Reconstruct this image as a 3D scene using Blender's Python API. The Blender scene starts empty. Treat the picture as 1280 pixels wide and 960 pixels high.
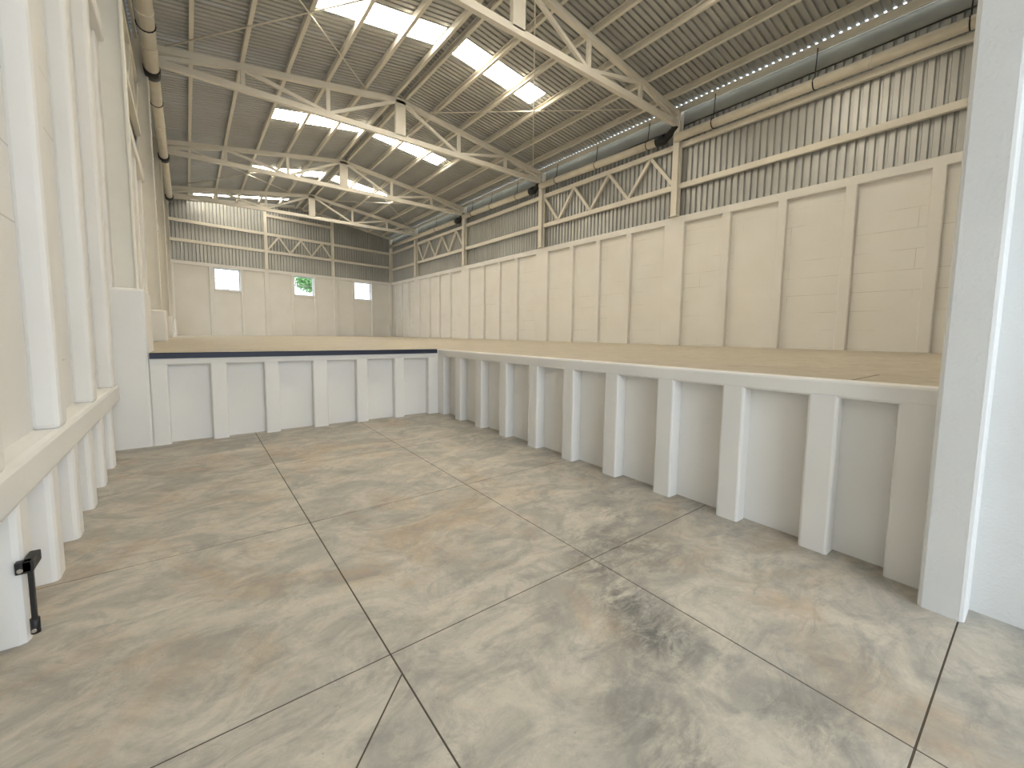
import bpy, bmesh, math, random
from mathutils import Vector, Matrix
random.seed(4)
U = 0.28            # one survey unit in metres
ZO = 5.35           # survey height of the lens above the pit floor below it
C = bpy.context.scene.collection
sc = bpy.context.scene

# ------------------------------------------------------------------ camera
yaw, pit, rol = .6598, .0867, .0124
cy_, sy_, cp_, sp_, cr_, sr_ = math.cos(yaw), math.sin(yaw), math.cos(pit), math.sin(pit), math.cos(rol), math.sin(rol)
A_ = Matrix(((cy_, -sy_, 0), (0, 0, -1), (sy_, cy_, 0)))
B_ = Matrix(((1, 0, 0), (0, cp_, -sp_), (0, sp_, cp_)))
C_ = Matrix(((cr_, -sr_, 0), (sr_, cr_, 0), (0, 0, 1)))
R_ = C_ @ B_ @ A_
cam = bpy.data.cameras.new('camera'); co = bpy.data.objects.new('camera', cam); C.objects.link(co)
m3 = Matrix((R_[0], -R_[1], -R_[2])).transposed()
co.matrix_world = Matrix.Translation((0, 0, ZO*U)) @ m3.to_4x4()
cam.sensor_width = 36; cam.lens = 36*522.17/1280; cam.shift_y = -17.17/1280
cam.clip_start = .02; cam.clip_end = 400
sc.camera = co

# ------------------------------------------------------------------ light
SKY = 5.2; SKYLIGHT = 16.5
w = bpy.data.worlds.new('sky'); sc.world = w; w.use_nodes = True
nt = w.node_tree; nt.nodes.clear()
out = nt.nodes.new('ShaderNodeOutputWorld'); bg = nt.nodes.new('ShaderNodeBackground')
tc = nt.nodes.new('ShaderNodeTexCoord'); sep = nt.nodes.new('ShaderNodeSeparateXYZ'); rmp = nt.nodes.new('ShaderNodeValToRGB')
rmp.color_ramp.elements[0].position = 0.0; rmp.color_ramp.elements[0].color = (.86, .93, 1, 1)
rmp.color_ramp.elements[1].position = 1.0; rmp.color_ramp.elements[1].color = (.70, .84, 1, 1)
nt.links.new(tc.outputs['Generated'], sep.inputs[0]); nt.links.new(sep.outputs['Z'], rmp.inputs[0])
nt.links.new(rmp.outputs[0], bg.inputs['Color']); nt.links.new(bg.outputs[0], out.inputs['Surface'])
bg.inputs['Strength'].default_value = SKY
def portal(name, loc, rot, sx, sy):
    l = bpy.data.lights.new(name, 'AREA'); l.shape = 'RECTANGLE'; l.size = sx*U; l.size_y = sy*U
    l.cycles.is_portal = True
    o = bpy.data.objects.new(name, l); C.objects.link(o)
    o.location = (loc[0]*U, loc[1]*U, (loc[2]+ZO)*U); o.rotation_euler = rot
portal('door_portal', (4.7, -15.5, 5.0), (math.pi/2, 0, 0), 14.4, 21)
portal('side_door_portal', (-3.0, 82.25, 4), (math.pi/2, 0, -math.pi/2), 7.5, 10)
sc.view_settings.view_transform = 'Standard'; sc.view_settings.look = 'None'
sc.view_settings.exposure = 0.0; sc.view_settings.gamma = 1

# ------------------------------------------------------------------ materials
def mat(name, col, rough=.7, metal=0, bump=None, var=None, emit=None):
    m = bpy.data.materials.new(name); m.use_nodes = True
    n = m.node_tree.nodes; L = m.node_tree.links; b = n['Principled BSDF']
    b.inputs['Base Color'].default_value = (*col, 1); b.inputs['Roughness'].default_value = rough
    b.inputs['Metallic'].default_value = metal
    tc = n.new('ShaderNodeTexCoord')
    if var:      # (scale, amount, darker colour)
        t = n.new('ShaderNodeTexNoise'); t.inputs['Scale'].default_value = var[0]; t.inputs['Detail'].default_value = 6
        L.new(tc.outputs['Object'], t.inputs['Vector'])
        r = n.new('ShaderNodeValToRGB'); r.color_ramp.elements[0].position = .35; r.color_ramp.elements[1].position = .65
        r.color_ramp.elements[0].color = (*var[2], 1); r.color_ramp.elements[1].color = (*col, 1)
        L.new(t.outputs['Fac'], r.inputs[0]); L.new(r.outputs[0], b.inputs['Base Color'])
    if bump:     # (scale, strength, distance)
        t = n.new('ShaderNodeTexNoise'); t.inputs['Scale'].default_value = bump[0]; t.inputs['Detail'].default_value = 5
        L.new(tc.outputs['Object'], t.inputs['Vector'])
        u = n.new('ShaderNodeBump'); u.inputs['Strength'].default_value = bump[1]; u.inputs['Distance'].default_value = bump[2]
        L.new(t.outputs['Fac'], u.inputs['Height']); L.new(u.outputs[0], b.inputs['Normal'])
    if emit:
        b.inputs['Emission Color'].default_value = (*emit[0], 1); b.inputs['Emission Strength'].default_value = emit[1]
    return m
M = {}
M['paint'] = mat('white_wall_paint', (.83, .815, .785), .75, bump=(35, .35, .004), var=(1.2, 0, (.80, .78, .74)))
M['rough_paint'] = mat('rough_white_plaster', (.72, .725, .715), .8, bump=(60, .6, .005), var=(2, 0, (.69, .69, .675)))
m_ = M['block'] = M['paint'].copy(); m_.name = 'painted_block_wall'
n_ = m_.node_tree.nodes; L_ = m_.node_tree.links
ge = n_.new('ShaderNodeNewGeometry'); sx = n_.new('ShaderNodeSeparateXYZ'); ad = n_.new('ShaderNodeMath'); cb = n_.new('ShaderNodeCombineXYZ')
L_.new(ge.outputs['Position'], sx.inputs[0]); L_.new(sx.outputs[0], ad.inputs[0]); L_.new(sx.outputs[1], ad.inputs[1])
L_.new(ad.outputs[0], cb.inputs[0]); L_.new(sx.outputs[2], cb.inputs[1])
br = n_.new('ShaderNodeTexBrick'); br.inputs['Scale'].default_value = 1; br.inputs['Brick Width'].default_value = 2.3; br.inputs['Row Height'].default_value = .42
br.inputs['Mortar Size'].default_value = .006; br.inputs['Mortar Smooth'].default_value = .2
br.inputs['Color1'].default_value = br.inputs['Color2'].default_value = (1, 1, 1, 1); br.inputs['Mortar'].default_value = (0, 0, 0, 1)
nz = n_.new('ShaderNodeTexNoise'); nz.inputs['Scale'].default_value = .9; nz.inputs['Detail'].default_value = 3; L_.new(cb.outputs[0], br.inputs['Vector']); L_.new(ge.outputs['Position'], nz.inputs['Vector'])
rp_ = n_.new('ShaderNodeValToRGB'); rp_.color_ramp.elements[0].position = .50; rp_.color_ramp.elements[1].position = .60; L_.new(nz.outputs['Fac'], rp_.inputs[0])
inv_ = n_.new('ShaderNodeInvert'); L_.new(br.outputs['Color'], inv_.inputs['Color'])
ml = n_.new('ShaderNodeMath'); ml.operation = 'MULTIPLY'; L_.new(inv_.outputs[0], ml.inputs[0]); L_.new(rp_.outputs[0], ml.inputs[1])
ml2 = n_.new('ShaderNodeMath'); ml2.operation = 'MULTIPLY'; ml2.inputs[1].default_value = .4; L_.new(ml.outputs[0], ml2.inputs[0])
src = n_['Principled BSDF'].inputs['Base Color'].links[0].from_socket
mixn = n_.new('ShaderNodeMix'); mixn.data_type = 'RGBA'; L_.new(ml2.outputs[0], mixn.inputs[0]); L_.new(src, mixn.inputs[6]); mixn.inputs[7].default_value = (.35, .31, .25, 1)
L_.new(mixn.outputs[2], n_['Principled BSDF'].inputs['Base Color'])
M['steel'] = mat('cream_steel_paint', (.80, .765, .68), .5, var=(3, 0, (.77, .73, .64)))
M['tin'] = mat('galvanised_sheet', (.515, .52, .505), .42, .38, var=(.7, 0, (.455, .46, .445)))
M['gutter'] = mat('galvanised_gutter', (.34, .34, .305), .6, .1, var=(1.1, 0, (.28, .28, .25)))
M['skylight'] = mat('translucent_skylight_sheet', (.9, .85, .7), .5, emit=((1, .935, .82), SKYLIGHT))
M['navy'] = mat('navy_blue_edge_paint', (.018, .024, .05), .5)
M['black'] = mat('black_rubber', (.012, .012, .012), .45)
M['chrome'] = mat('bright_metal', (.7, .7, .7), .25, 1)
M['pipe'] = mat('painted_plastic_pipe', (.80, .75, .64), .4, var=(4, 0, (.74, .68, .56)))
M['frame'] = mat('white_window_frame', (.55, .6, .66), .4)
M['joint'] = mat('dark_joint_fill', (.09, .07, .05), .9)
M['leaf'] = mat('green_leaves', (.22, .42, .16), .7)
M['bark'] = mat('brown_bark', (.12, .08, .05), .9)
M['yard'] = mat('pale_yard_ground', (.45, .43, .38), .9, var=(.5, 0, (.38, .36, .31)))
g = bpy.data.materials.new('window_glass'); g.use_nodes = True; n = g.node_tree.nodes; n.clear()
o_ = n.new('ShaderNodeOutputMaterial'); tr = n.new('ShaderNodeBsdfTransparent'); gl = n.new('ShaderNodeBsdfGlossy'); mx = n.new('ShaderNodeMixShader')
gl.inputs['Roughness'].default_value = .05; mx.inputs[0].default_value = .06
g.node_tree.links.new(tr.outputs[0], mx.inputs[1]); g.node_tree.links.new(gl.outputs[0], mx.inputs[2]); g.node_tree.links.new(mx.outputs[0], o_.inputs[0])
M['glass'] = g

def concrete(name, light, mid, rust, dark, rot=.6, rustamt=.62, stain=None):
    m = bpy.data.materials.new(name); m.use_nodes = True
    n = m.node_tree.nodes; L = m.node_tree.links; b = n['Principled BSDF']
    geo = n.new('ShaderNodeNewGeometry')
    def noise(scale, det=8, rough=.6, dist=0, st=(1, 1, 1), off=0):
        mp = n.new('ShaderNodeMapping'); mp.inputs['Rotation'].default_value = (0, 0, rot); mp.inputs['Scale'].default_value = st
        mp.inputs['Location'].default_value = (off, off*1.7, 0)
        L.new(geo.outputs['Position'], mp.inputs[0])
        t = n.new('ShaderNodeTexNoise'); t.inputs['Scale'].default_value = scale; t.inputs['Detail'].default_value = det
        t.inputs['Roughness'].default_value = rough; t.inputs['Distortion'].default_value = dist
        L.new(mp.outputs[0], t.inputs['Vector']); return t.outputs['Fac']
    def ramp(f, a, c, ca=(0, 0, 0, 1), cc=(1, 1, 1, 1)):
        r = n.new('ShaderNodeValToRGB'); r.color_ramp.elements[0].position = a; r.color_ramp.elements[1].position = c
        r.color_ramp.elements[0].color = ca; r.color_ramp.elements[1].color = cc; L.new(f, r.inputs[0]); return r.outputs[0]
    def mix(fac, a, c, mode='MIX'):
        x = n.new('ShaderNodeMix'); x.data_type = 'RGBA'; x.blend_type = mode
        if isinstance(fac, float): x.inputs[0].default_value = fac
        else: L.new(fac, x.inputs[0])
        for v, s in ((a, x.inputs[6]), (c, x.inputs[7])):
            if isinstance(v, tuple): s.default_value = v
            else: L.new(v, s)
        return x.outputs[2]
    def mul(a, k):
        x = n.new('ShaderNodeMath'); x.operation = 'MULTIPLY'; L.new(a, x.inputs[0])
        if isinstance(k, float): x.inputs[1].default_value = k
        else: L.new(k, x.inputs[1])
        return x.outputs[0]
    c = ramp(noise(2.0, 11, .68, 1.0, (1, 1.5, 1)), .40, .60, (*mid, 1), (*light, 1))
    c = mix(mul(ramp(noise(1.1, 10, .7, .8, off=7), .50, .68), rustamt), c, (*rust, 1))
    c = mix(mul(ramp(noise(2.8, 12, .74, 1.2, (1, 1.9, 1), off=13), .5, .70), .75), c, (*dark, 1))
    c = mix(mul(ramp(noise(16, 8, .8, .5, off=3), .45, .72), .35), c, (*dark, 1))
    c = mix(mul(ramp(noise(11.0, 10, .8, 1, (1, 1.8, 1), off=23), .55, .8), .35), c, (*[min(1, v*1.25) for v in light], 1))
    # hairline pits
    c = mix(mul(ramp(noise(60, 3, .6, off=31), .68, .76), .45), c, (*[v*.4 for v in dark], 1))
    if stain:
        for (sx, sy, rad, st) in stain:      # scuffed tyre marks of their own shape
            vd = n.new('ShaderNodeVectorMath'); vd.operation = 'DISTANCE'
            cx = n.new('ShaderNodeVectorMath'); cx.operation = 'MULTIPLY'; cx.inputs[1].default_value = (1, 1, 0)
            L.new(geo.outputs['Position'], cx.inputs[0]); L.new(cx.outputs[0], vd.inputs[0]); vd.inputs[1].default_value = (sx*U, sy*U, 0)
            f = ramp(vd.outputs['Value'], rad*U*.25, rad*U, (1, 1, 1, 1), (0, 0, 0, 1))
            f = mul(f, ramp(noise(6, 10, .8, .6, (1, 2.0, 1), off=sx), .40, .58))
            c = mix(mul(f, st), c, (*[v*.45 for v in dark], 1))
    L.new(c, b.inputs['Base Color'])
    rr = n.new('ShaderNodeMapRange'); rr.inputs[3].default_value = .42; rr.inputs[4].default_value = .72
    L.new(noise(2.5, 6, .6, off=5), rr.inputs[0]); L.new(rr.outputs[0], b.inputs['Roughness'])
    u = n.new('ShaderNodeBump'); u.inputs['Strength'].default_value = .25; u.inputs['Distance'].default_value = .004
    L.new(noise(18, 6, .7), u.inputs['Height']); L.new(u.outputs[0], b.inputs['Normal'])
    return m
M['slab'] = concrete('mottled_concrete', (.545, .50, .415), (.355, .335, .29), (.42, .285, .16), (.23, .22, .205),
                     stain=[(6.7, 4.8, 1.0, .8), (6.4, 3.9, 1.1, .9), (7.1, 5.9, 1.1, .7), (8.0, 6.7, 1.4, .6), (8.6, 5.9, 1.5, .6), (5.0, 3.3, 1.2, .35), (4.6, 2.4, 1.2, .45), (6.6, 1.7, .9, .5), (9.5, 7.5, 1.4, .4)])
M['deck'] = concrete('warm_concrete_deck', (.52, .465, .37), (.45, .395, .31), (.43, .34, .23), (.34, .30, .23), rot=.1, rustamt=.3)

# ------------------------------------------------------------------ mesh helpers (survey units)
def V(p): return (p[0]*U, p[1]*U, (p[2]+ZO)*U)
def box(bm, a, b):
    (x0, y0, z0), (x1, y1, z1) = a, b
    vs = [bm.verts.new(V(p)) for p in ((x0,y0,z0),(x1,y0,z0),(x1,y1,z0),(x0,y1,z0),(x0,y0,z1),(x1,y0,z1),(x1,y1,z1),(x0,y1,z1))]
    for f in ((0,3,2,1),(4,5,6,7),(0,1,5,4),(1,2,6,5),(2,3,7,6),(3,0,4,7)): bm.faces.new([vs[i] for i in f])
def hexa(bm, bot, top):
    vs = [bm.verts.new(V(p)) for p in list(bot)+list(top)]; k = len(bot)
    bm.faces.new([vs[i] for i in reversed(range(k))]); bm.faces.new([vs[k+i] for i in range(k)])
    for i in range(k):
        j = (i+1) % k; bm.faces.new((vs[i], vs[j], vs[k+j], vs[k+i]))
def sweep(bm, p0, p1, poly, up=(0, 0, 1)):
    """extrude the 2D polygon (side, up) from p0 to p1"""
    p0 = Vector(p0); p1 = Vector(p1); d = (p1-p0).normalized(); up = Vector(up)
    s = d.cross(up)
    if s.length < 1e-4: s = d.cross(Vector((1, 0, 0)))
    s.normalize(); t = s.cross(d)
    hexa(bm, [p0+s*a+t*b for a, b in poly], [p1+s*a+t*b for a, b in poly])
def rect(w, h, dx=0, dz=0): return [(dx-w/2, dz-h/2), (dx+w/2, dz-h/2), (dx+w/2, dz+h/2), (dx-w/2, dz+h/2)]
def bar(bm, p0, p1, w, h, up=(0, 0, 1)): sweep(bm, p0, p1, rect(w, h), up)
def ipoly(w, h, t):
    return [(-w/2,-h/2),(w/2,-h/2),(w/2,-h/2+t),(t/2,-h/2+t),(t/2,h/2-t),(w/2,h/2-t),(w/2,h/2),(-w/2,h/2),(-w/2,h/2-t),(-t/2,h/2-t),(-t/2,-h/2+t),(-w/2,-h/2+t)]
def cpoly(w, h, t, s=1):
    q = [(-w/2,-h/2),(w/2,-h/2),(w/2,-h/2+t*2),(w/2-t,-h/2+t*2),(w/2-t,-h/2+t),(-w/2+t,-h/2+t),(-w/2+t,h/2-t),(w/2-t,h/2-t),(w/2-t,h/2-t*2),(w/2,h/2-t*2),(w/2,h/2),(-w/2,h/2)]
    return [(a*s, b) for a, b in (q if s > 0 else q[::-1])]
def tube(bm, pts, r, seg=14):
    pts = [Vector(p) for p in pts]; rings = []
    for i, p in enumerate(pts):
        d = (pts[min(i+1, len(pts)-1)]-pts[max(i-1, 0)]).normalized()
        a = d.cross(Vector((0, 0, 1)));
        if a.length < .05: a = d.cross(Vector((1, 0, 0)))
        a.normalize(); b = a.cross(d)
        rr = r[i] if isinstance(r, (list, tuple)) else r
        rings.append([bm.verts.new(V(p+a*(math.cos(t)*rr)+b*(math.sin(t)*rr))) for t in [2*math.pi*k/seg for k in range(seg)]])
    for i in range(len(rings)-1):
        for k in range(seg):
            f = bm.faces.new((rings[i][k], rings[i][(k+1) % seg], rings[i+1][(k+1) % seg], rings[i+1][k])); f.smooth = True
    bm.faces.new(rings[0][::-1]); bm.faces.new(rings[-1])
def obj(name, bm, m, parent=None, bevel=0, link=True):
    bmesh.ops.recalc_face_normals(bm, faces=bm.faces)
    me = bpy.data.meshes.new(name); bm.to_mesh(me); bm.free()
    me.materials.append(M[m] if isinstance(m, str) else m)
    o = bpy.data.objects.new(name, me); C.objects.link(o)
    if parent: o.parent = parent
    if bevel:
        b = o.modifiers.new('bevel', 'BEVEL'); b.width = bevel; b.segments = 2; b.limit_method = 'ANGLE'
    return o
def tag(o, label=None, cat=None, group=None, kind=None):
    for k, v in (('label', label), ('category', cat), ('group', group), ('kind', kind)):
        if v: o[k] = v
    return o
def empty(name, label=None, cat=None, group=None, kind=None):
    o = bpy.data.objects.new(name, None); C.objects.link(o); o.empty_display_size = .2
    return tag(o, label, cat, group, kind)
def B(): return bmesh.new()
def boxo(name, a, b, m, parent=None, bevel=0):
    bm = B(); box(bm, a, b); return obj(name, bm, m, parent, bevel)

# ------------------------------------------------------------------ key dimensions
XL, XR = -2.6, 42.6
TY = [26.0, 47.6, 69.5, 90.6]
YF = -15.4                                   # plane of the front doorway
EA, EB = (-2.6, 99.5), (42.6, 106.2)      # the end wall runs slightly askew
def ey(x): return EA[1]+(x-EA[0])*(EB[1]-EA[1])/(EB[0]-EA[0])
def fz(y): return -4.934-.0186*(22.76-y)  # pit floor falls towards the door
S = .139; XC = 20.3
def rz(x): return 27.2-S*abs(x-XC)        # underside of the roof sheets
ZC = 12.8                                 # top of the concrete walls

# ------------------------------------------------------------------ pit floor
floor = B()
hexa(floor, [(-3.2,-16,fz(-16)-.5),(12.9,-16,fz(-16)-.5),(12.9,23.6,fz(23.6)-.5),(-3.2,23.6,fz(23.6)-.5)],
     [(-3.2,-16,fz(-16)-.008),(12.9,-16,fz(-16)-.008),(12.9,23.6,fz(23.6)-.008),(-3.2,23.6,fz(23.6)-.008)])
floor = tag(obj('floor', floor, 'joint'), 'grey mottled concrete floor of the sunken loading bay', 'floor', kind='structure')
def slab(pts, mname='slab', parent=None, zf=fz, g=.013, th=.25):
    n_ = len(pts); q = []
    for i in range(n_):                              # inset each edge by half the joint
        a, b, c = Vector(pts[i-1]), Vector(pts[i]), Vector(pts[(i+1) % n_])
        d1 = (b-a).normalized(); d2 = (c-b).normalized()
        n1 = Vector((-d1.y, d1.x)); n2 = Vector((-d2.y, d2.x)); bs = (n1+n2)
        k = g/max(.3, bs.length_squared/2); q.append(b+bs*k)
    bm = B(); hexa(bm, [(p.x, p.y, zf(p.y)-th) for p in q], [(p.x, p.y, zf(p.y)) for p in q])
    return obj('slab', bm, mname, parent or floor, bevel=.0012)
xs = [-3.1, 2.4, 7.3, 12.8]; ys = [-16, -10.5, -4.9, .7, 6.24, 11.9, 17.2, 23.5]
for i in range(3):
    for j in range(7):
        x0, x1, y0, y1 = xs[i], xs[i+1], ys[j], ys[j+1]
        if i == 0 and j == 3:
            slab([(x0, .7), (-2.77, .7), (2.4, 5.77), (2.4, 6.24), (x0, 6.24)])
            slab([(-2.77, .7), (2.4, .7), (2.4, 5.77)])
        else: slab([(x0, y0), (x1, y0), (x1, y1), (x0, y1)])

# ------------------------------------------------------------------ raised floor
rf = B()
rp = [(12.7, 1.3), (43.2, 1.3), (43.2, ey(43.2)+.6), (-3.2, ey(-3.2)+.6), (-3.2, 23.5), (12.7, 23.5)]
hexa(rf, [(x, y, -1.6) for x, y in rp], [(x, y, -1.012) for x, y in rp])
rf = tag(obj('raised_floor', rf, 'joint'), 'tan concrete floor of the hall, one dock height above the bay', 'floor', kind='structure')
zdeck = lambda y: -1.0
def deck(p): 
    o = slab(p, 'deck', rf, zdeck, .012, .12); return o
slab([(12.5, 1.2), (15.2, 1.2), (15.2, 2.9), (12.5, 2.9)], 'deck', rf, zdeck, .04, .12); deck([(12.5, 2.9), (15.2, 2.9), (15.2, 23.4), (12.5, 23.4)])
deck([(15.2, 1.2), (43.2, 1.2), (43.2, 23.4), (15.2, 23.4)])
deck([(-3.2, 23.4), (20, 23.4), (20, 60), (-3.2, 60)]); deck([(20, 23.4), (43.2, 23.4), (43.2, 60), (20, 60)])
deck([(-3.2, 60), (20, 60), (20, ey(20)+.5), (-3.2, ey(-3.2)+.5)]); deck([(20, 60), (43.2, 60), (43.2, ey(43.2)+.5), (20, ey(20)+.5)])

# ------------------------------------------------------------------ dock walls
BV = .018
wb = boxo('wall_dock_back', (-2.6, 23.4, fz(23)-.3), (12.6, 23.7, -1.0), 'paint'); tag(wb, 'low white ribbed retaining wall across the back of the bay', 'wall', kind='structure')
boxo('beam', (-1.32, 22.993, -1.5), (12.12, 23.42, -1.004), 'paint', wb, BV)
boxo('pier', (-1.32, 23.0, fz(23)-.2), (-.73, 23.42, -1.1), 'paint', wb, BV)
for a, b in ((.75, 1.35), (2.85, 3.47), (5.0, 5.7), (7.18, 7.8), (9.32, 9.91), (11.45, 12.12)):
    boxo('pier', (a, 23.0, fz(23)-.2), (b, 23.42, -1.1), 'paint', wb, BV)
wr = boxo('wall_dock_right', (12.6, 1.25, fz(0)-.3), (12.9, 23.7, -1.02), 'paint'); tag(wr, 'low white ribbed retaining wall along the right of the bay', 'wall', kind='structure')
boxo('beam', (12.114, 1.25, -1.42), (12.62, 23.45, -1.0), 'paint', wr, BV)
for y0 in (.9, 3.0, 5.12, 7.24, 9.42, 11.6, 13.8, 16.05, 18.25, 20.4):
    boxo('pier', (12.12, max(1.27, y0), fz(y0)-.2), (12.62, y0+(.62 if y0 > 1 else 1.05), -1.1), 'paint', wr, BV)
boxo('pier', (12.12, 22.35, fz(23)-.2), (12.62, 23.3, -1.1), 'paint', wr, BV)
# navy edge
nv = B(); box(nv, (-1.3, 22.92, -1.22), (12.0, 22.98, -.985)); box(nv, (-1.3, 22.92, -1.0), (12.0, 23.3, -.985))
tag(obj('dock_edge_angle', nv, 'navy'), 'navy blue steel edge strip along the back dock edge', 'edge strip')

# ------------------------------------------------------------------ corrugated sheets
def prof(p, h): return [(0, 0), (.52*p, 0), (.62*p, h), (.86*p, h), (.96*p, 0)]
def wall_sheet(parent, o, d, nrm, u0, u1, z0, ztop, pitch=.6, h=.16, m='tin', name='cladding_sheet', cover=3.6):
    """sheets standing on z0 along direction d from origin o; ribs push out along nrm"""
    nsh = max(1, round((u1-u0)/cover)); wdt = (u1-u0)/nsh; k = max(1, round(wdt/pitch)); p = wdt/k
    for s in range(nsh):
        a = u0+s*wdt; bm = B(); prev = None; off = .012*(s % 2)
        pts = [(a+i*p+x, y) for i in range(k) for x, y in prof(p, h)]+[(a+wdt+.05, 0)]
        for u, y in pts:
            x = o[0]+d[0]*u+nrm[0]*(y+off); yy = o[1]+d[1]*u+nrm[1]*(y+off)
            zt = ztop(o[0]+d[0]*u) if callable(ztop) else ztop
            v = (bm.verts.new(V((x, yy, z0))), bm.verts.new(V((x, yy, zt))))
            if prev: bm.faces.new((prev[0], v[0], v[1], prev[1]))
            prev = v
        obj(name, bm, m, parent)
def roof_sheet(parent, y0, y1, xa, xb, pitch=.56, h=.17, m='tin', name='roof_sheet', dz=0):
    k = max(1, round((y1-y0)/pitch)); p = (y1-y0)/k; bm = B(); prev = None
    for y, zz in [(y0+i*p+a, b) for i in range(k) for a, b in [(0, 0), (.56*p, 0), (.63*p, h), (.85*p, h), (.93*p, 0)]]+[(y1+.04, 0)]:
        v = (bm.verts.new(V((xa, y, rz(xa)+zz+dz))), bm.verts.new(V((xb, y, rz(xb)+zz+dz))))
        if prev: bm.faces.new((prev[0], v[0], v[1], prev[1]))
        prev = v
    return obj(name, bm, m, parent)

# ------------------------------------------------------------------ ceiling: sheets, skylights, purlins
ceil = empty('ceiling', 'low pitched roof of grey corrugated sheets on cream purlins', 'roof', kind='structure')
SK = [(-8.2, -5.5), (13.4, 16.1), (35.2, 37.8), (57.1, 59.9), (78.4, 81.2), (97.3, 98.3)]
edges = []; y = YF-.6
for a, b in SK+[(107.2, 107.2)]:
    nn = max(1, round((a-y)/3.5))
    for i in range(nn): edges.append((y+(a-y)*i/nn, y+(a-y)*(i+1)/nn, False))
    if b > a: edges.append((a, b, True))
    y = b
SX0, SX1 = 9.2, 31.4
for i, (a, b, sk) in enumerate(edges):
    dz = .015*(i % 2)
    if not sk:
        roof_sheet(ceil, a, b, -2.95, XC-.15, dz=dz); roof_sheet(ceil, a, b, XC+.15, 42.24, dz=dz)
    elif a > 90:          # the last strip lies on the left slope only
        roof_sheet(ceil, a, b, -2.95, 2.1, dz=dz); roof_sheet(ceil, a, b, 2, 17.5, m='skylight', name='skylight_sheet')
        roof_sheet(ceil, a, b, 17.4, XC-.05, dz=dz); roof_sheet(ceil, a, b, XC+.05, 42.24, dz=dz)
    else:
        roof_sheet(ceil, a, b, -2.95, SX0+.1, dz=dz); roof_sheet(ceil, a, b, SX1-.1, 42.24, dz=dz)
        roof_sheet(ceil, a, b, SX0, XC-.85, m='skylight', name='skylight_sheet'); roof_sheet(ceil, a, b, XC+.85, SX1, m='skylight', name='skylight_sheet')
        roof_sheet(ceil, a, b, XC-.9, XC-.05, dz=dz); roof_sheet(ceil, a, b, XC+.05, XC+.9, dz=dz)
bm = B()
sweep(bm, (XC, YF-.6, 27.35), (XC, 107, 27.35), [(-1.1, -.14), (0, .02), (1.1, -.14), (1.1, -.08), (0, .08), (-1.1, -.08)])
obj('ridge_cap', bm, 'tin', ceil)
PX = [1.3, 5.05, 8.8, 12.5, 16.25, 19.75, 20.95, 24.5, 28.4, 32.3, 36.2, 39.7]
for x in PX:
    bm = B(); up = rz(x); s = 1 if x < XC else -1
    sweep(bm, (x, YF, up-.31), (x, ey(x)-.05, up-.31), cpoly(.30, .6, .035, s))
    obj('purlin', bm, 'steel', ceil)
for x, s in ((-2.2, 1), (42.1, -1)):
    bm = B(); sweep(bm, (x, YF, rz(x)-.36), (x, ey(x)-.05, rz(x)-.36), [(-.17*s, -.31), (.0, -.31), (.0, .33), (-.05*s, .33), (-.05*s, -.27), (-.17*s, -.27)])
    obj('eave_beam', bm, 'steel', ceil)
# ridge plate seen dark between the twin ridge purlins
# ------------------------------------------------------------------ trusses
def truss(i, y, label):
    t = empty('roof_truss', label, 'truss', 'roof trusses spanning the hall')
    t.location = V((XC, y, 22.3))
    def part(name, bm): 
        o = obj(name, bm, 'steel', t); o.matrix_parent_inverse = Matrix.Translation(t.location).inverted(); return o
    zt = lambda x: rz(x)-.62-.33
    W = .42
    for s in (-1, 1):
        bm = B(); xe = -1.75 if s < 0 else 42.0
        bar(bm, (XC, y, zt(XC)), (xe, y, zt(xe)), W, .55); part('top_chord', bm)
    bm = B(); bar(bm, (-1.9, y, 22.25), (42.1, y, 22.25), W, .55); part('bottom_chord', bm)
    bm = B(); bar(bm, (XC, y, 22.4), (XC, y, zt(XC)), .42, 1.15, (1, 0, 0)); part('king_post', bm)
    for x in (5.05, 12.5, 28.0, 35.3):
        bm = B(); bar(bm, (x, y, 22.3), (x, y, zt(x)), .3, .36, (1, 0, 0)); part('post', bm)
    for (xa, za), (xb, zb) in (((-1.7, 22.45), (5.05, zt(5.05)-.1)), ((5.05, zt(5.05)-.1), (12.4, 22.5)), ((12.6, 22.5), (XC-.4, zt(XC)-.15)),
                               ((XC+.4, zt(XC)-.15), (27.9, 22.5)), ((28.1, 22.5), (35.3, zt(35.3)-.1)), ((35.3, zt(35.3)-.1), (41.9, 22.45))):
        bm = B(); bar(bm, (xa, y, za), (xb, y, zb), .26, .32); part('diagonal', bm)
    # purlin cleats where the purlins sit on the chord
    for x in PX:
        bm = B(); s = .22 if x < XC else -.22
        box(bm, (x+s-.02, y-.2, rz(x)-.7), (x+s+.02, y+.2, rz(x)-.12)); part('cleat', bm)
for i, (y, l) in enumerate(zip(TY, ('cream roof truss nearest the camera, its middle cut off by the top of the photo',
        'second cream roof truss, just in front of the middle skylight', 'third cream roof truss, in front of the far skylight', 'farthest cream roof truss, close in front of the end wall'))): truss(i, y, l)

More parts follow.
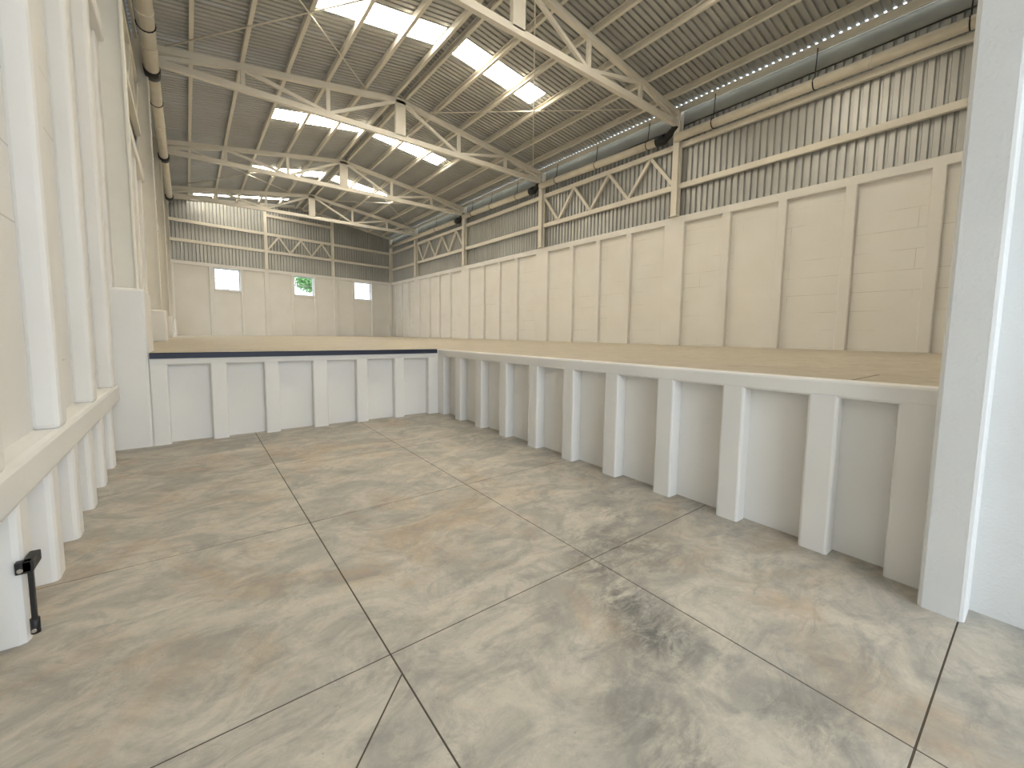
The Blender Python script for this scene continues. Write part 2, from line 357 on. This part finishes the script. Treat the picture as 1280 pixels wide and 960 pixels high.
# ------------------------------------------------------------------ roof bracing rods
def rod(a, b, label):
    bm = B(); tube(bm, [(a[0], a[1], rz(a[0])-.66), (b[0], b[1], rz(b[0])-.66)], .065, 8)
    obj('brace_rod', bm, 'steel', ceil)
rod((-.5, 47.5), (19.2, 26.3), 'thin rod crossing the left roof slope from the second truss towards the near ridge')
rod((16.6, 47.5), (-.6, 26.3), 'thin rod on the left roof slope ending near the peak of the second truss')
rod((23.8, 47.5), (41, 26.3), 'thin near level rod on the right roof slope, ending at the nearest column')
rod((22.2, 26.3), (40.2, 47.5), 'thin steep rod hanging across the right slope behind the nearest truss')
rod((-.5, 90.3), (19.2, 69.8), 'thin rod on the left roof slope between third and farthest truss, starting at the far eave')
rod((16.6, 90.3), (-.6, 69.8), 'thin rod on the left roof slope running from the farthest truss to the third truss eave')
rod((23.8, 90.3), (41, 69.8), 'thin near level rod on the right roof slope between third and farthest truss')
rod((22.2, 69.8), (40.2, 90.3), 'thin rod crossing the right slope from the third truss ridge to the far eave')

# ------------------------------------------------------------------ right wall
right = boxo('wall_right', (42.62, 1.2, -1.6), (43.2, 106.4, ZC), 'block'); tag(right, 'long cream ribbed concrete wall with corrugated metal above, right of the hall', 'wall', kind='structure')
boxo('beam', (42.194, 1.2, 12.08), (42.7, 105.9, ZC), 'paint', right, BV)
def piers(parent, x0, x1, ylist, z0, z1, m='paint'):
    for a, b in ylist: boxo('pier', (x0, a, z0), (x1, b, z1), m, parent, BV)
RP = [(.9, 1.7), (5.4, 6.15), (10.33, 11.1), (15.25, 15.95), (20.1, 20.88), (24.9, 27.25)]
for a, b in ((47.6, 26), (69.5, 47.6), (90.6, 69.5)):
    lo, hi = b+1.28, a-1.4; st = (hi-lo)/4
    for k in (1, 2, 3): RP.append((lo+st*k-.36, lo+st*k+.36))
    RP.append((a-1.4, a+1.28))
for yy in (95.5, 99.6, 103.4): RP.append((yy-.36, yy+.36))
piers(right, 42.2, 42.7, RP, -1.02, 12.6)
wall_sheet(right, (42.72, 0), (0, 1), (1, 0), 1.2, 106.2, ZC-.02, 23.9, .62, .2)
bays = [1.3]+TY+[105.8]
for i in range(5):
    for zc in (15.95, 20.15):
        boxo('girt', (42.2, bays[i]+(.35 if i else 0), zc-.27), (42.55, bays[i+1]-.35, zc+.27), 'steel', right)
def zigzag(parent, P, Q, z0, z1, x=None):
    k = 7
    for i in range(k):
        f0, f1 = i/k, (i+1)/k
        a = [P[0]+(Q[0]-P[0])*f0, P[1]+(Q[1]-P[1])*f0, z1 if i % 2 == 0 else z0]
        b = [P[0]+(Q[0]-P[0])*f1, P[1]+(Q[1]-P[1])*f1, z0 if i % 2 == 0 else z1]
        bm = B(); bar(bm, a, b, .3, .36); obj('brace', bm, 'steel', parent)
zigzag(right, (42.35, 47.2), (42.35, 26.4), 16.2, 19.9); zigzag(right, (42.35, 90.2), (42.35, 69.9), 16.2, 19.9)
# gutter plate under the eave
bm = B(); box(bm, (42.56, 1.2, 22.2), (42.62, 106.0, 23.62)); box(bm, (42.56, 1.2, 22.2), (42.72, 106.0, 22.26)); box(bm, (42.5, 1.2, 23.56), (42.56, 106, 23.64))
obj('gutter', bm, 'gutter', right)

# ------------------------------------------------------------------ columns
def icol(x, y, z0, z1, label, w=.95, d=.62, up=(1, 0, 0), name='steel_column', m='steel', depth_x=True):
    t = empty(name, label, 'column', 'cream steel columns'); t.location = V((x, y, z0))
    inv = Matrix.Translation(t.location).inverted()
    bm = B(); sweep(bm, (x, y, z0), (x, y, z1), ipoly(d, w, .09), up); o = obj('shaft', bm, m, t); o.matrix_parent_inverse = inv
    bm = B(); box(bm, (x-w/2-.06, y-d/2-.1, z0), (x+w/2+.06, y+d/2+.1, z0+.07)); o = obj('base_plate', bm, m, t); o.matrix_parent_inverse = inv
for y, l in zip(TY, ('nearest cream steel column on the right wall, beside the black elbow', 'second cream steel column on the right wall',
                     'third cream steel column on the right wall', 'farthest full cream column on the right wall before the corner')):
    icol(42.12, y, ZC, rz(42)-.3, l, w=.72, d=.7)
icol(42.1, 105.6, ZC, rz(42)-.3, 'cream steel corner column where right wall meets end wall', w=.72, d=.6)
for y, l in zip(TY, ('wide pale steel column on the white concrete pedestal at the left dock corner', 'second pale steel column on the left wall, seen past the dock corner one',
                     'third pale steel column on the left wall, nearly edge on', 'farthest pale steel column on the left wall')):
    icol(-2.1, y-.4, 1.66, rz(-2)-.3, l, w=.95, d=.62)

# ------------------------------------------------------------------ left wall
left = empty('wall_left', 'white ribbed concrete wall with ledge along the left side', 'wall', kind='structure')
boxo('footing_wall', (-3.2, -16, fz(-16)-.3), (-2.72, 23.4, -2.86), 'paint', left)
boxo('ledge', (-3.2, -16, -2.9), (-2.262, 22.97, -2.18), 'paint', left, .03)
for y0 in [9.95-2.06*k for k in range(12, 0, -1)]+[9.95, 12.03, 14.1, 16.15, 18.15, 20.25]:
    bm = B(); z0 = fz(y0)
    prof_ = [(-2.75, z0-.1), (-2.27, z0-.1), (-2.27, -2.88), (-2.75, -2.88)]
    box(bm, (-2.8, y0, z0-.1), (-2.275, y0+.62, -2.3)); obj('pier', bm, 'paint', left, .03)
DOOR_L = (78.5, 86)
def panel(a, b, z0, z1): return boxo('wall_panel', (-3.2, a, z0), (-2.7, b, z1), 'block', left)
panel(-16, 23.4, -2.2, ZC); panel(23.4, DOOR_L[0], -1.6, ZC); panel(DOOR_L[0], DOOR_L[1], 9, ZC); panel(DOOR_L[1], 99.6, -1.6, ZC)
boxo('beam', (-2.75, -16, 12.1), (-2.256, 99.4, ZC), 'paint', left, BV)
for y0 in (-15.6, -11.5, -7.4, -3.3, .85, 4.95, 9.05, 13.18, 17.3, 21.3):
    boxo('pier', (-2.75, y0, -2.2), (-2.27, y0+.62, 12.6), 'paint', left, .03)
LP = [(30.5, 31.2), (35.7, 36.4), (40.7, 41.4), (51.9, 52.6), (57.2, 57.9), (62.5, 63.2), (74.5, 75.2), (87.5, 88.2)]
for a, b in LP: boxo('pier', (-2.75, a, -1.02), (-2.4, b, 12.12), 'paint', left, BV)
for y in TY[:3]: boxo('pier', (-2.75, y-1.2, 1.6), (-2.45, y+1.2, 12.12), 'paint', left, BV)
boxo('pedestal', (-2.75, 22.98, fz(23)-.2), (-1.32, 26.6, 1.66), 'paint', left, .03)
for y in TY[1:3]: boxo('pedestal', (-2.75, y-1.1, -1.02), (-1.36, y+1.1, 1.66), 'paint', left, .03)
boxo('pedestal', (-2.75, TY[3]-1.1, -1.02), (-1.4, TY[3]+1.1, 1.66), 'paint', left, .03)
wall_sheet(left, (-2.72, 0), (0, 1), (-1, 0), -15.4, 99.6, ZC-.02, 23.9, .62, .2)
lb = [-15.3]+[y-.4 for y in TY]+[99]
for i in range(5):
    for zc in (15.95, 20.15):
        boxo('girt', (-2.66, lb[i]+(.35 if i else 0), zc-.27), (-2.3, lb[i+1]-.35, zc+.27), 'steel', left)
zigzag(left, (-2.48, 47.2), (-2.48, 26.4), 16.2, 19.9)
bm = B(); box(bm, (-2.62, -15.4, 22.2), (-2.56, 99.4, 23.62)); box(bm, (-2.72, -15.4, 22.2), (-2.56, 99.4, 22.26)); obj('gutter', bm, 'gutter', left)

# ------------------------------------------------------------------ end wall (askew)
dx, dy = EB[0]-EA[0], EB[1]-EA[1]; Ln = math.hypot(dx, dy); dv = (dx/Ln, dy/Ln); nv_ = (-dv[1], dv[0])   # nv_ points outward
def eu(x): return (x-EA[0])/dv[0]
def ept(u, o, z): return (EA[0]+dv[0]*u+nv_[0]*o, EA[1]+dv[1]*u+nv_[1]*o, z)
def ebox(bm, u0, u1, o0, o1, z0, z1):
    hexa(bm, [ept(u0, o0, z0), ept(u1, o0, z0), ept(u1, o1, z0), ept(u0, o1, z0)], [ept(u0, o0, z1), ept(u1, o0, z1), ept(u1, o1, z1), ept(u0, o1, z1)])
def eboxo(name, u0, u1, o0, o1, z0, z1, m, parent, bevel=0):
    bm = B(); ebox(bm, u0, u1, o0, o1, z0, z1); return obj(name, bm, m, parent, bevel)
endw = empty('wall_back', 'far end wall, cream concrete below and grey corrugated gable above', 'wall', kind='structure')
WIN = [(4.6, 8.9), (18.95, 23.1), (32.55, 36.75)]; WZ = (7.95, 12.1)
cur = -3.2
for a, b in WIN:
    eboxo('wall_panel', eu(cur), eu(a), 0, .7, -1.6, ZC, 'paint', endw)
    eboxo('wall_panel', eu(a), eu(b), 0, .7, -1.6, WZ[0], 'paint', endw); eboxo('wall_panel', eu(a), eu(b), 0, .7, WZ[1], ZC, 'paint', endw); cur = b
eboxo('wall_panel', eu(cur), eu(43.2), 0, .7, -1.6, ZC, 'paint', endw)
eboxo('beam', eu(-2.6), eu(42.6), -.294, .02, 12.15, ZC, 'paint', endw, BV)
for a, b in ((-2.55, -1.6), (3.7, 4.3), (8.9, 9.45), (13.15, 14.0), (18.3, 18.9), (23.1, 23.7), (27.5, 28.45), (31.95, 32.52), (36.78, 37.4), (41.6, 42.5)):
    eboxo('pier', eu(a), eu(b), -.28, .02, -1.02, 12.6, 'paint', endw, BV)
for a, b in WIN: eboxo('window_sill', eu(a)-.05, eu(b)+.05, -.36, 0, WZ[0]-.3, WZ[0], 'paint', endw, BV)
wall_sheet(endw, EA, dv, nv_, 0, Ln, ZC-.02, lambda x: rz(x)-.02, .62, .2)
cols = [-2.2, 13.65, 27.35, 41.9]
for i in range(3):
    for zc in (16.5, 20.05):
        eboxo('girt', eu(cols[i])+.3, eu(cols[i+1])-.3, -.38, -.06, zc-.27, zc+.27, 'steel', endw)
eboxo('girt', eu(cols[1])+.3, eu(cols[2])-.3, -.38, -.06, 23.55, 24.1, 'steel', endw)
p_, q_ = ept(eu(13.9), -.22, 0), ept(eu(27.1), -.22, 0)
k = 6
for i in range(k):
    f0, f1 = i/k, (i+1)/k; za, zb = (16.7, 19.8) if i % 2 == 0 else (19.8, 16.7)
    bm = B(); bar(bm, (p_[0]+(q_[0]-p_[0])*f0, p_[1]+(q_[1]-p_[1])*f0, za), (p_[0]+(q_[0]-p_[0])*f1, p_[1]+(q_[1]-p_[1])*f1, zb), .3, .36); obj('brace', bm, 'steel', endw)
for s, xe in ((-1, -2.4), (1, 42.2)):    # gable rafters
    bm = B(); a = ept(eu(XC), -.22, rz(XC)-.35); b = ept(eu(xe), -.22, rz(xe)-.35); bar(bm, a, b, .3, .5); obj('rafter', bm, 'steel', endw)
for x, l in ((13.65, 'cream steel column on the end wall between the left and middle windows'), (27.35, 'cream steel column on the end wall between the middle and right windows')):
    q = ept(eu(x), -.3, 0); icol(q[0], q[1], ZC, rz(x)-.6, l, w=.7, d=.6, up=(0, 1, 0))

# windows
for i, (a, b) in enumerate(WIN):
    W_ = empty('window_%d' % (i+1), ('small white framed window at the left of the end wall', 'small white framed window in the middle of the end wall', 'small white framed window at the right of the end wall')[i], 'window', kind='structure')
    u0, u1 = eu(a), eu(b); z0, z1 = WZ; zm = (z0+z1)/2+.1
    bm = B()
    ebox(bm, u0, u1, .25, .45, z0, z0+.18); ebox(bm, u0, u1, .25, .45, z1-.18, z1); ebox(bm, u0, u0+.18, .25, .45, z0, z1); ebox(bm, u1-.18, u1, .25, .45, z0, z1)
    obj('window_frame', bm, 'frame', W_)
    eboxo('mullion', u0+.18, u1-.18, .27, .43, zm-.08, zm+.08, 'frame', W_)
    um = (u0+u1)/2
    eboxo('mullion', um-.06, um+.06, .29, .41, z0+.18, zm-.08, 'frame', W_)
    eboxo('pane', u0+.18, u1-.18, .35, .37, zm+.08, z1-.18, 'glass', W_)
    eboxo('pane', u0+.18, um-.06, .35, .37, z0+.18, zm-.08, 'glass', W_); eboxo('pane', um+.06, u1-.18, .35, .37, z0+.18, zm-.08, 'glass', W_)

# ------------------------------------------------------------------ front: pillar, jamb wall, facade
front = empty('wall_front', 'white plastered wall and pillar at the right of the bay doorway', 'wall', kind='structure')
bm = B(); box(bm, (11.36, .62, fz(.6)-.3), (12.16, 1.28, 23.0))
pil = obj('pier', bm, 'rough_paint', front, .02)
boxo('wall_panel', (12.06, -16, fz(-16)-.4), (12.9, 1.22, 23.0), 'rough_paint', front)
boxo('wall_panel', (12.9, .6, -1.6), (43.2, 1.2, 23.0), 'paint', front)
boxo('wall_panel', (-3.2, -16, 15.5), (12.9, -15.4, 23.0), 'paint', front)
boxo('wall_panel', (12.9, -16, -6), (43.2, -15.4, 23.0), 'paint', front)
bm = B()
for y_ in (-16, .6):
    for x0, x1 in ((-3.2, XC), (XC, 43.2)):
        hexa(bm, [(x0, y_, 23), (x1, y_, 23), (x1, y_+.6, 23), (x0, y_+.6, 23)], [(x0, y_, rz(x0)-.01), (x1, y_, rz(x1)-.01), (x1, y_+.6, rz(x1)-.01), (x0, y_+.6, rz(x0)-.01)])
obj('gable_panel', bm, 'paint', front)

# ------------------------------------------------------------------ rainwater pipes
def pipe(pts, label, r=.42, coup=None, hang=(), xh=None, rings=()):
    t = empty('rainwater_pipe', label, 'pipe', 'cream rainwater pipes under the eaves'); t.location = V(pts[0]); inv = Matrix.Translation(t.location).inverted()
    bm = B(); tube(bm, pts, r, 20); o = obj('pipe_tube', bm, 'pipe', t); o.matrix_parent_inverse = inv
    a, b = Vector(pts[0]), Vector(pts[-1])
    for f in rings:
        p = a.lerp(b, f); bm = B(); tube(bm, [p-Vector((0, .1, 0)), p+Vector((0, .1, 0))], r*1.06, 20); o = obj('pipe_joint', bm, 'pipe', t); o.matrix_parent_inverse = inv
    if coup:
        bm = B(); tube(bm, coup[0], coup[1], 18); o = obj('coupling', bm, 'black', t); o['label'] = 'black rubber coupling'; o.matrix_parent_inverse = inv
    for y in hang:
        f = (y-a.y)/(b.y-a.y); p = a.lerp(b, f); bm = B(); s = 1 if p.x > 0 else -1
        tube(bm, [(p.x+s*.25, y, rz(p.x)-.6), (p.x+.04*s, y, p.z+r+.25), (p.x, y, p.z+r)], .045, 6)
        tube(bm, [(p.x+(r+.03)*math.cos(q), y, p.z+(r+.03)*math.sin(q)) for q in [2*math.pi*k/14 for k in range(15)]], .045, 5)
        o = obj('hanger_wire', bm, 'black', t); o.matrix_parent_inverse = inv
XP = 41.6
def elbow(y, z, x=XP):   # coupling on the pipe end and a bent stub rising to the gutter
    s = 1 if x > 0 else -1
    return ([(x, y+1.3, z), (x, y+.35, z), (x, y+.3, z), (x+.06*s, y-.1, z+.28), (x+.2*s, y-.5, z+.75), (x+.25*s, y-.55, z+.8), (x+.25*s, y-.75, z+1.0), (x+.25*s, y-.75, z+1.15)],
            [.52, .52, .36, .34, .32, .40, .40, .3])
pipe([(XP, 1.3, 20.72), (XP, 26.0, 20.78)], 'thick cream pipe under the right eave nearest the camera', coup=None, hang=(4.9, 13.6, 22.0), rings=(.35,))
pipe([(XP, 27.6, 21.1), (XP, 47.4, 21.5)], 'cream pipe under the right eave between first and second columns', coup=elbow(26.9, 21.1), hang=(29.4, 36.9, 44.1))
pipe([(XP, 49.2, 21.3), (XP, 69.0, 21.6)], 'cream pipe under the right eave between second and third columns', coup=elbow(48.4, 21.3), hang=(53, 60, 66))
pipe([(XP, 70.9, 21.3), (XP, 104.5, 21.6)], 'cream pipe under the right eave beyond the third column', coup=elbow(70.2, 21.3), hang=(80,))
XQ = -1.35
def ring(y, z): return ([(XQ, y-.9, z), (XQ, y+.4, z), (XQ, y+.42, z), (XQ-.3, y+.6, z+.4)], [.55, .55, .3, .3])
pipe([(XQ, -15, 21.1), (XQ, 46.9, 21.0)], 'thick cream pipe under the left eave nearest the camera', r=.5, coup=ring(46.9, 21.0), hang=(40,), rings=(.86, .93))
pipe([(XQ, 48, 21.2), (XQ, 68.9, 21.2)], 'cream pipe under the left eave between second and third trusses', r=.45, coup=ring(69, 21.2), hang=(53,), rings=(.5,))
pipe([(XQ, 70, 21.2), (XQ, 89.6, 21.3)], 'cream pipe under the left eave beyond the third truss', r=.42, coup=ring(89, 21.3))

# ------------------------------------------------------------------ black bracket with hanging bar
t = empty('hinged_bar', 'black bracket with a hanging bar on the nearest left pier', 'bracket'); t.location = V((-2.3, 10, -3.7)); inv = Matrix.Translation(t.location).inverted()
bm = B()
box(bm, (-2.34, 9.82, -3.94), (-2.15, 9.94, -3.74)); box(bm, (-2.262, 9.82, -3.92), (-2.13, 10.28, -3.74))
o = obj('bracket_plate', bm, 'black', t, .004); o.matrix_parent_inverse = inv
bm = B(); tube(bm, [(-2.28, 9.80, -3.87), (-2.28, 9.86, -3.87)], [.035, .035], 12); o = obj('bolt', bm, 'chrome', t); o.matrix_parent_inverse = inv
bm = B(); box(bm, (-2.215, 9.85, -4.95), (-2.155, 9.95, -3.8)); o = obj('bar', bm, 'black', t, .004); o.matrix_parent_inverse = inv
bm = B(); tube(bm, [(-2.185, 9.9, -4.75), (-2.185, 9.9, -5.0)], .06, 12); o = obj('ferrule', bm, 'black', t); o.matrix_parent_inverse = inv
bm = B(); tube(bm, [(-2.19, 9.82, -4.93), (-2.19, 9.85, -4.93)], .03, 10); o = obj('pin', bm, 'chrome', t); o['label'] = 'bright metal pin'; o.matrix_parent_inverse = inv

# ------------------------------------------------------------------ outside
bm = B()
for a, b in (((-70, -60, -5.9), (90, 0, -5.75)), ((-70, 0, -5.9), (-3.3, 170, -5.75)), ((44, 0, -5.9), (90, 170, -5.75)), ((-3.3, 108, -5.9), (44, 170, -5.75))): box(bm, a, b)
tag(obj('yard_ground', bm, 'yard'), 'pale ground outside the hall', 'ground', kind='structure')
t = empty('tree', 'green leafy tree seen through the middle window of the end wall', 'tree'); t.location = V((31, 128, -5.75)); inv = Matrix.Translation(t.location).inverted()
bm = B(); tube(bm, [(31, 128, -5.75), (31.2, 128, 4), (29.8, 128, 12)], [.9, .7, .35], 10); o = obj('trunk', bm, 'bark', t); o.matrix_parent_inverse = inv
bm = B()
for _ in range(3500):
    v = Vector((random.gauss(0, 1), random.gauss(0, 1), random.gauss(0, 1))).normalized()*random.uniform(.5, 1)
    p = Vector((29.6+v.x*6.5, 128+v.y*5, 14.6+v.z*4.2)); a = Vector((random.gauss(0, 1), random.gauss(0, 1), random.gauss(0, 1))).normalized(); b = a.orthogonal().normalized()
    bm.faces.new([bm.verts.new(V(p+a*.5)), bm.verts.new(V(p+b*.25)), bm.verts.new(V(p-a*.5)), bm.verts.new(V(p-b*.25))])
o = obj('foliage', bm, 'leaf', t); o.matrix_parent_inverse = inv; o['kind'] = 'stuff'
